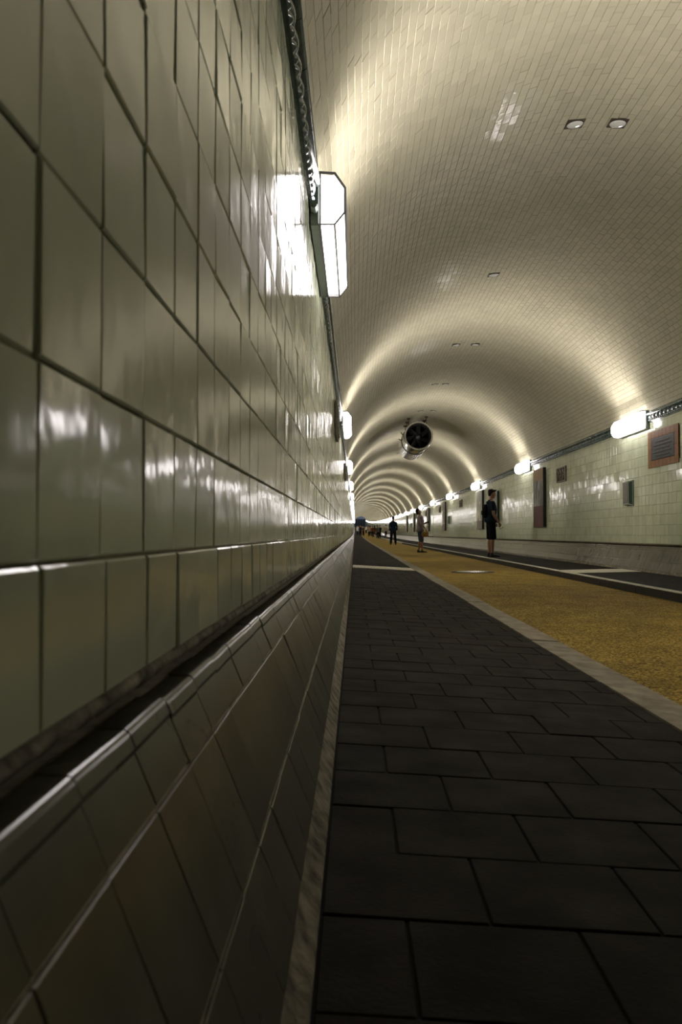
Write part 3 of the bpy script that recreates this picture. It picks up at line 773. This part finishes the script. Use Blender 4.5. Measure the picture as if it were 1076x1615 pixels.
def figure(pose, voxel=.010, fingers=True):
    """returns meshes: body, top, bottoms, hair, shoe (two)"""
    out = {}
    slim = pose.get('slim', 1.0); belly = pose.get('belly', 0.0)
    legs = pose['legs']; arms = pose['arms']
    Hm = Matrix.Translation((0, pose.get('head_fwd', .0), 1.565)) @ Matrix.Rotation(pose.get('head_yaw', 0), 4, 'Z') @ Matrix.Rotation(pose.get('head_pitch', 0), 4, 'X')
    def H(p): return Hm @ Vector((p[0], p[1], p[2]))
    Hr = Hm.to_3x3()
    # ---- body
    bm = bmesh.new()
    tors = [(0, 0, .90, .145 * slim, .10), (0, -.005, .98, .158 * slim, .105), (0, 0, 1.09, .132 * slim, .092 + belly), (0, .008, 1.26, .155 * slim, .108 + belly * .5), (0, 0, 1.38, .165 * slim, .095), (0, -.01, 1.45, .12 * slim, .075), (0, -.01, 1.49, .062, .06)]
    ring_tube(bm, tors, 16)
    hn = H((0, 0, 0))
    ring_tube(bm, [(0, -.012, 1.46, .062, .06), (hn.x * .5, -.006 + hn.y * .5, 1.52, .054, .055), (hn.x, hn.y, hn.z + .02, .052, .055)], 12)
    # head: stacked sections from chin to crown, then nose, brow, lips, ears
    hp = []
    for (z, cy, a, b) in ((-.022, .040, .030, .030), (-.005, .030, .050, .058), (.035, .018, .062, .078), (.075, .010, .069, .088), (.115, .002, .074, .096), (.155, -.004, .073, .095), (.19, -.008, .058, .076), (.212, -.010, .03, .042)):
        c = H((0, cy, z)); hp.append((c.x, c.y, c.z, a, b))
    xr = Hr @ Vector((1, 0, 0)); ring_tube(bm, hp, 16, ref=xr)
    ring_tube(bm, [(*H((0, .096, .098)), .009, .009), (*H((0, .112, .066)), .012, .013), (*H((0, .104, .056)), .014, .010)], 8, ref=xr)
    blob(bm, H((0, .092, .115)), (.05, .012, .010), Hr, 10)
    blob(bm, H((0, .088, .026)), (.024, .012, .010), Hr, 10)
    blob(bm, H((0, .074, -.008)), (.026, .018, .014), Hr, 10)
    for s in (-1, 1): blob(bm, H((s * .074, -.004, .082)), (.010, .022, .032), Hr, 10)
    for s, lg in zip((-1, 1), legs):
        hip, knee, ank, toe = [Vector(p) for p in lg]
        ring_tube(bm, [(hip.x, hip.y, hip.z, .083 * slim, .088), (*lerp(hip, knee, .35), .076, .082), (*lerp(hip, knee, .8), .058, .062), (*knee, .052, .056), (*(Vector(lerp(knee, ank, .3)) + Vector((0, -.015, 0))), .053, .058), (*lerp(knee, ank, .7), .040, .043), (*ank, .034, .038)], 12)
        d = (toe - ank); d.z = 0; d.normalize()
        ring_tube(bm, [(*(ank - d * .03 - Vector((0, 0, .035))), .03, .03), (*(ank + d * .08 - Vector((0, 0, .045))), .034, .025), (*toe, .034, .018)], 10, ref=Vector((0, 0, 1)).cross(d))
    for s, ar in zip((-1, 1), arms):
        sh, el, wr, hand = [Vector(p) for p in ar['pts']]
        ring_tube(bm, [(sh.x * .8, sh.y, sh.z - .01, .05, .055), (*sh, .052, .055), (*lerp(sh, el, .5), .044, .046), (*el, .037, .039), (*lerp(el, wr, .3), .038, .039), (*lerp(el, wr, .8), .028, .029), (*wr, .025, .022)], 12)
        hd = (hand - wr).normalized()
        side = Vector(ar.get('side', (0, 1, 0))); side = (side - hd * side.dot(hd)).normalized()     # thumb side
        nrm = hd.cross(side)
        ring_tube(bm, [(*wr, .026, .020), (*(wr + hd * .04), .038, .017), (*(wr + hd * .085), .040, .015)], 12, ref=side)
        if fingers:
            cur = ar.get('curl', .5); palm = ar.get('palm', 1)
            base = wr + hd * .085
            for k, (off, ln) in enumerate(((.031, .072), (.011, .080), (-.010, .075), (-.030, .060))):
                p0 = base + side * off - hd * .01; pts = [(*p0, .0092)]; dcur = hd.copy(); p = p0
                for j in range(3):
                    ang = cur * (.5 + .35 * j)
                    dd = (hd * math.cos(ang * (j + 1) * .6) + nrm * (palm * math.sin(ang * (j + 1) * .6))).normalized()
                    p = p + dd * (ln * (.44, .32, .26)[j] * 1.1); pts.append((*p, .0088 - .0008 * j))
                ring_tube(bm, pts, 8)
            p0 = wr + hd * .025 + side * .026
            ring_tube(bm, [(*p0, .012), (*(p0 + side * .024 + hd * .028 + nrm * palm * .008), .0105), (*(p0 + side * .028 + hd * .06 + nrm * palm * .022), .009)], 8)
        else: blob(bm, wr + hd * .12, (.03, .03, .05), None, 8)
    out['body'] = fuse('body', bm, voxel)
    # ---- top
    bm = bmesh.new(); g = pose.get('loose', .012); hem = pose.get('hem', .92)
    tt = [(p[0], p[1], p[2], p[3] + g, p[4] + g) for p in tors[1:6]]
    tt = [(0, 0, hem, (.160 + g * 1.4) * slim, .112 + g * 1.3 + belly)] + [p for p in tt if p[2] > hem + .03] + [(0, -.01, 1.475, .075, .07)]
    ring_tube(bm, tt, 18)
    sl = pose.get('sleeve', .55)
    for ar in arms:
        sh, el, wr, hand = [Vector(p) for p in ar['pts']]
        pts = [(sh.x * .6, sh.y, sh.z - .014, .060, .068), (sh.x * 1.01, sh.y, sh.z - .006, .061, .066)]
        if sl <= 1: pts += [(*lerp(sh, el, sl * .6), .056, .060), (*lerp(sh, el, sl), .056 + g * .3, .060)]
        else: pts += [(*lerp(sh, el, .6), .053, .055), (*el, .048, .050), (*lerp(el, wr, (sl - 1)), .040, .042)]
        ring_tube(bm, pts, 12)
    out['top'] = fuse('top', bm, voxel * 1.1, 4)
    # ---- bottoms
    bm = bmesh.new(); bl = pose.get('bottom', .9); bw = pose.get('bottom_w', .018)
    ring_tube(bm, [(0, 0, .86, .15 * slim, .108), (0, -.004, .95, .163 * slim, .115), (0, 0, 1.03, .150 * slim, .105 + belly)], 16)
    for lg in legs:
        hip, knee, ank, toe = [Vector(p) for p in lg]
        pts = [(*hip, .090 * slim, .098), (*lerp(hip, knee, .4), .082 + bw * .6, .088 + bw * .6)]
        if bl <= 1: pts += [(*lerp(hip, knee, bl), .064 + bw * 1.5, .07 + bw * 1.6)]
        else: pts += [(*knee, .062 + bw, .066 + bw), (*lerp(knee, ank, .5 * (bl - 1)), .056 + bw, .060 + bw), (*lerp(knee, ank, (bl - 1)), .048 + bw, .052 + bw)]
        ring_tube(bm, pts, 14)
    out['bottoms'] = fuse('bottoms', bm, voxel * 1.1, 3)
    # ---- hair
    bm = bmesh.new(); hg = .003 if fingers else .014
    for (z, cy, a, b, r) in ((.158, -.012, .080 + hg, .098 + hg, .060 + hg), (.12, -.030, .078 + hg, .078 + hg, .07)):
        blob(bm, H((0, cy, z)), (a, b, r), Hr, 16)
    blob(bm, H((0, -.055, .075)), (.068, .045, .06), Hr, 14)
    for c_, r_ in pose.get('hair', []): blob(bm, H(c_), r_, Hr, 12)
    out['hair'] = fuse('hair', bm, voxel, 2)
    # ---- shoes
    for k, lg in enumerate(legs):
        hip, knee, ank, toe = [Vector(p) for p in lg]
        d = (toe - ank); d.z = 0; d.normalize(); lift = toe.z - .03
        sd = Vector((0, 0, 1)).cross(d)
        bm = bmesh.new()
        he = Vector((ank.x, ank.y, 0)) - d * .045; zz = ank.z - .085
        ring_tube(bm, [(*(he + Vector((0, 0, .035 + zz))), .036, .034), (*(he + d * .08 + Vector((0, 0, .042 + zz * .8))), .042, .042), (*(he + d * .16 + Vector((0, 0, .034 + max(lift, 0) * .6))), .046, .030), (*(he + d * .24 + Vector((0, 0, .026 + max(lift, 0)))), .036, .022)], 12, ref=sd)
        ring_tube(bm, [(*(he + d * .03 + Vector((0, 0, .05 + zz))), .040, .042), (*(he + d * .035 + Vector((0, 0, .095 + zz))), .042, .046)], 12)
        out['shoe%d' % k] = fuse('shoe', bm, voxel, 2)
    # ---- face details
    out['eyes'] = [H((s * .030, .094, .098)) for s in (-1, 1)]; out['mouth'] = H((0, .099, .030)); out['Hr'] = Hr
    return out

def skin(c): return mat('skin', c, rough=.5, var=.08, nscale=20)
SKIN = skin((.30, .17, .11)); HAIRM = mat('dark_hair', (.010, .008, .007), rough=.7, bump=.5, bscale=120, spec=.15)
EYEM = mat('eye', (.03, .025, .02), rough=.2); LIPM = mat('lips', (.22, .09, .07), rough=.4); SHOEM = mat('black_shoe', (.014, .013, .013), rough=.6)
def put_person(fig, label, loc, rz, scale, top, bottoms, shoes=None, hair=None, skinm=None, face=True, group=None):
    t = empty('person', loc, rz); t.scale = (scale,) * 3; tag(t, label, 'person', group)
    def add(n, me, m):
        o = bpy.data.objects.new(n, me); COL.objects.link(o); o.parent = t
        if not me.materials: me.materials.append(m)
        o.material_slots[0].link = 'OBJECT'; o.material_slots[0].material = m; return o
    bd = add('body', fig['body'], skinm or SKIN); add('top', fig['top'], top); add('bottoms', fig['bottoms'], bottoms); add('hair', fig['hair'], hair or HAIRM)
    add('shoe', fig['shoe0'], shoes or SHOEM); add('shoe', fig['shoe1'], shoes or SHOEM)
    if face:
        for e in fig['eyes']:
            bm = bmesh.new(); blob(bm, e, (.012, .006, .007), fig['Hr'], 10); link('eye', bm_mesh('eye', bm, True), EYEM, bd)
        bm = bmesh.new(); blob(bm, fig['mouth'], (.022, .005, .006), fig['Hr'], 10); link('mouth', bm_mesh('mouth', bm, True), LIPM, bd)
    return t
def cloth(name, c, var=.2): return mat(name, c, rough=.9, var=var, nscale=30, bump=.25, bscale=35, spec=.08)
STAND = [((-.085, 0, .90), (-.09, .012, .49), (-.095, -.02, .085), (-.11, .16, .03)), ((.085, 0, .90), (.09, .012, .49), (.095, -.02, .085), (.11, .16, .03))]
HANG = [dict(pts=((-.185, -.01, 1.41), (-.235, -.03, 1.13), (-.235, .04, .89), (-.225, .075, .79)), side=(0, 1, 0), palm=-1), dict(pts=((.185, -.01, 1.41), (.235, -.03, 1.13), (.235, .04, .89), (.225, .075, .79)), side=(0, 1, 0), palm=1)]
SAG0 = 0.0
# --- the man on the right kerb, in profile, looking to the right
P1 = dict(legs=[((-.085, 0, .90), (-.09, .012, .49), (-.09, -.02, .085), (-.10, .17, .03)), ((.085, 0, .90), (.085, .02, .49), (.09, .005, .085), (.11, .19, .03))],
          arms=[dict(pts=((-.185, -.01, 1.41), (-.235, .02, 1.12), (-.20, .16, .90), (-.19, .20, .80)), side=(.6, .7, 0), palm=-1, curl=1.0),
                dict(pts=((.185, -.01, 1.41), (.235, .00, 1.12), (.225, .145, .89), (.215, .185, .79)), side=(-.3, .9, 0), palm=-1, curl=1.1)],
          sleeve=.62, bottom=.98, bottom_w=.02, hem=.96, loose=.026, belly=.028, slim=1.08, head_yaw=-.12, head_pitch=-.10, head_fwd=.02,
          hair=[((0, .062, .185), (.052, .048, .026)), ((0, .098, .196), (.036, .026, .014))])
f1 = figure(P1, .009)
NAVY = cloth('navy_tshirt', (.012, .018, .030)); BLACKC = cloth('black_cloth', (.008, .008, .009))
MAN = put_person(f1, 'man in navy T-shirt and black shorts standing on the right kerb', (3.63, 21.9, -.614), -PI / 2 + .14, 1.83 / 1.80, NAVY, BLACKC)
def on(person, loc, rot=(0, 0, 0)):
    """a thing carried by a figure stays a thing of its own: its world placement from the figure's frame"""
    Mx = Matrix.Translation(person.location) @ Matrix.Rotation(person.rotation_euler[2], 4, 'Z') @ Matrix.Scale(person.scale[0], 4)
    return Mx @ Matrix.Translation(loc)
t = empty('sling_bag'); t.matrix_world = on(MAN, (-.02, -.155, 1.20)); tag(t, 'small black sling bag on the back of the man on the kerb', 'bag')
bm = bmesh.new(); ring_tube(bm, [(0, 0, -.16, .10, .04), (0, -.01, -.06, .125, .062), (0, -.01, .06, .115, .06), (0, .012, .16, .07, .035)], 16); link('pouch', bm_mesh('pouch', bm, True), BLACKC, t)
bm = bmesh.new(); box(bm, -.075, .075, -.082, -.055, -.10, .02, .012); link('pocket', bm_mesh('pocket', bm), BLACKC, t)
bm = bmesh.new()
prev = None
for k in range(17):
    a = PI * (k / 16.0); p = Vector((-.13 + .26 * k / 16 , .155 + .135 * math.sin(a * 1.0) - .16 * (1 - math.sin(a)), -.12 + .36 * k / 16))
    if prev is not None: cyl(bm, prev, p, .013, seg=6)
    prev = p
link('strap', bm_mesh('strap', bm, True), BLACKC, t)
t = empty('phone'); t.matrix_world = on(MAN, (.205, .215, .755)) @ Matrix.Rotation(.5, 4, 'X') @ Matrix.Rotation(.3, 4, 'Z'); tag(t, 'pale phone held low in the hand of the man on the kerb', 'phone')
link('phone_body', box_mesh('phone_body', -.036, .036, -.07, .07, -.005, .005, .004), mat('pale_phone', (.45, .45, .42), rough=.3), t)
link('screen', box_mesh('screen', -.032, .032, -.064, .064, .0045, .006, .0005), M['black'], t)

# --- the woman on the road, looking up to the right
P2 = dict(legs=[((-.085, 0, .90), (-.09, .03, .49), (-.09, -.055, .085), (-.10, .12, .03)), ((.085, 0, .90), (.09, .045, .49), (.09, .06, .085), (.12, .24, .03))],
          arms=[dict(pts=((-.175, -.01, 1.41), (-.22, .03, 1.14), (-.10, .20, 1.16), (-.05, .27, 1.20)), side=(0, 0, 1), palm=-1, curl=.8),
                dict(pts=((.175, -.01, 1.41), (.225, .02, 1.13), (.20, .17, .95), (.19, .22, .86)), side=(-.2, .9, 0), palm=-1, curl=1.2)],
          sleeve=1.15, bottom=1.12, bottom_w=.014, hem=.90, loose=.030, belly=.02, head_pitch=.62, head_fwd=-.02, slim=1.04,
          hair=[((0, -.07, .05), (.06, .05, .05)), ((0, .05, .185), (.055, .05, .03))])
f2 = figure(P2, .010)
PINK = mat('striped_mauve_blouse', (.27, .22, .22), rough=.85, col2=(.11, .082, .088), nscale=26, bump=.3, bscale=25); DENIM = cloth('blue_denim', (.045, .065, .095))
WOM = put_person(f2, 'woman in mauve blouse and cropped jeans looking up on the road', (2.47, 31.0, ZR + .011), -PI / 2 + .12, 1.70 / 1.80, PINK, DENIM)
t = empty('handbag'); t.matrix_world = on(WOM, (.235, .15, .75)) @ Matrix.Scale(.86, 4); tag(t, 'mustard yellow handbag hanging at the hip of the woman', 'bag')
MUST = mat('mustard_leather', (.26, .15, .03), rough=.6, var=.2, nscale=20)
bm = bmesh.new(); ring_tube(bm, [(0, 0, -.12, .05, .15), (0, 0, -.03, .06, .165), (0, 0, .06, .045, .15), (0, 0, .10, .03, .13)], 16); link('pouch', bm_mesh('pouch', bm, True), MUST, t)
bm = bmesh.new(); prev = None
for k in range(15):
    a = PI * k / 14; p = Vector((-.012 * math.sin(a), .10 * math.cos(a) , .09 + .10 * math.sin(a)))
    if prev is not None: cyl(bm, prev, p, .008, seg=6)
    prev = p
link('handle', bm_mesh('handle', bm, True), MUST, t)
bm = bmesh.new(); box(bm, .050, .066, -.12, .12, -.02, .085, .008); link('flap', bm_mesh('flap', bm), MUST, t)
t = empty('compact_camera'); t.matrix_world = on(WOM, (-.03, .315, 1.225)); tag(t, 'dark small camera held at the chest of the woman', 'camera')
bm = bmesh.new(); box(bm, -.06, .06, -.022, .022, -.04, .04, .008); link('camera_body', bm_mesh('camera_body', bm), M['black'], t)
bm = bmesh.new(); cyl(bm, (0, .02, 0), (0, .07, 0), .03, .027, 16); link('barrel', bm_mesh('barrel', bm), M['black'], t)

# --- the man with his back to us
P3 = dict(legs=[((-.085, 0, .90), (-.12, .012, .49), (-.15, -.02, .085), (-.18, .15, .03)), ((.085, 0, .90), (.12, .012, .49), (.15, -.02, .085), (.18, .15, .03))],
          arms=HANG, sleeve=1.9, bottom=1.93, bottom_w=.022, hem=.84, loose=.028, head_yaw=-.5)
f3 = figure(P3, .012)
JACK = cloth('dark_blue_jacket', (.010, .020, .034)); TROU = cloth('dark_trousers', (.012, .012, .014))
put_person(f3, 'man in dark blue jacket and dark trousers, back turned, on the road', (2.50, 53.5, ZR + .006 + sag(53.5)), .0, 1.88 / 1.80, JACK, TROU)

# --- the distant crowd
WALK = [((-.085, 0, .90), (-.09, .17, .52), (-.09, .20, .10), (-.09, .38, .05)), ((.085, 0, .90), (.09, -.03, .49), (.09, -.27, .13), (.09, -.12, .03))]
SWING = [dict(pts=((-.185, -.01, 1.41), (-.235, -.14, 1.16), (-.22, -.08, .92), (-.22, -.05, .83))), dict(pts=((.185, -.01, 1.41), (.235, .06, 1.14), (.215, .22, .97), (.20, .28, .92)))]
fa = figure(dict(legs=WALK, arms=SWING, sleeve=1.8, bottom=1.9, hem=.90, loose=.022), .022, False)
fb = figure(dict(legs=STAND, arms=HANG, sleeve=.6, bottom=1.9, hem=.88, loose=.024), .022, False)
fc = figure(dict(legs=STAND, arms=HANG, sleeve=1.8, bottom=.95, hem=.86, loose=.028, hair=[((0, -.08, .02), (.07, .05, .10))]), .022, False)
C = {k: cloth(k + '_cloth', c) for k, c in dict(white=(.62, .60, .54), black=(.012, .012, .013), rust=(.20, .075, .035), grey=(.12, .12, .115), blue=(.03, .045, .08), beige=(.33, .27, .20), brown=(.09, .055, .035), pinkish=(.30, .20, .19)).items()}
crowd = [  # x, y, z of the ground, turn, figure, top, bottoms, label
    (4.20, 111, ZW0, .3, fb, 'beige', 'black', 'distant walker in beige top on the right walkway'),
    (2.80, 100, ZR, PI, fa, 'grey', 'black', 'distant walker in grey, right one of a close pair on the road'),
    (3.06, 101, ZR, PI, fb, 'black', 'black', 'distant figure in black beside the walker in grey'),
    (2.55, 118, ZR, PI, fa, 'rust', 'black', 'distant walker in rust-coloured top, left of the dark pair'),
    (2.95, 124, ZR, .0, fc, 'brown', 'brown', 'distant figure in brown behind the rust-coloured walker'),
    (1.85, 185, ZR, PI, fb, 'white', 'black', 'far walker in white top, left one of two in white'),
    (2.50, 183, ZR, PI, fb, 'white', 'black', 'far walker in white top, right one of two in white'),
    (3.20, 172, ZR, PI, fa, 'black', 'black', 'far walker in black just right of the two in white'),
    (3.45, 176, ZR, PI, fc, 'white', 'grey', 'far figure in pale top behind the walker in black'),
    (0.55, 172, ZW0, PI, fc, 'white', 'black', 'far figure in white close to the left wall'),
    (0.95, 150, ZW0, PI, fa, 'black', 'black', 'far walker in black on the left walkway'),
    (0.75, 190, ZW0, PI, fb, 'pinkish', 'grey', 'far figure in dusty pink on the left walkway'),
    (1.55, 205, ZR, PI, fa, 'black', 'black', 'far walker in black amid the crowd at the end'),
    (2.75, 150, ZR, PI, fc, 'rust', 'brown', 'far figure in rust and brown amid the crowd'),
    (2.20, 215, ZR, PI, fb, 'blue', 'black', 'far figure in blue amid the crowd at the end'),
    (2.90, 210, ZR, PI, fa, 'beige', 'grey', 'far walker in beige amid the crowd at the end'),
    (3.40, 200, ZR, PI, fb, 'rust', 'black', 'far figure in rust near the right kerb'),
    (1.30, 230, ZR, PI, fa, 'brown', 'black', 'farthest walker in brown before the portal'),
    (0.60, 225, ZW0, PI, fb, 'grey', 'black', 'farthest figure in grey by the left wall'),
    (0.42, 138, ZW0, PI, fb, 'white', 'blue', 'far figure in white top and blue trousers nearest the left wall'),
    (0.86, 128, ZW0, PI, fa, 'blue', 'black', 'far walker in blue top on the left walkway'),
    (1.45, 140, ZR, PI, fb, 'brown', 'black', 'far figure in brown top at the left kerb'),
    (2.28, 132, ZR, PI, fb, 'beige', 'black', 'far figure in beige left of the rust-coloured walker'),
    (2.62, 140, ZR, PI, fa, 'rust', 'black', 'far walker in rust top behind the front group'),
    (3.15, 116, ZR, PI, fc, 'rust', 'grey', 'distant figure in rust top just behind the dark pair'),
]
for (x, y, z, rz, fg, a, b, lab) in crowd:
    zz = z + sag(y)
    if z == ZR: zz += .006
    elif x < 2: zz = zwalk(x) + sag(y)
    else: zz = ZW0 - .0215 * (4.57 - x) + sag(y)
    put_person(fg, lab, (x, y, zz), rz + random.uniform(-.3, .3), random.uniform(.92, 1.0), C[a], C[b], face=False, group='distant crowd in the tunnel')
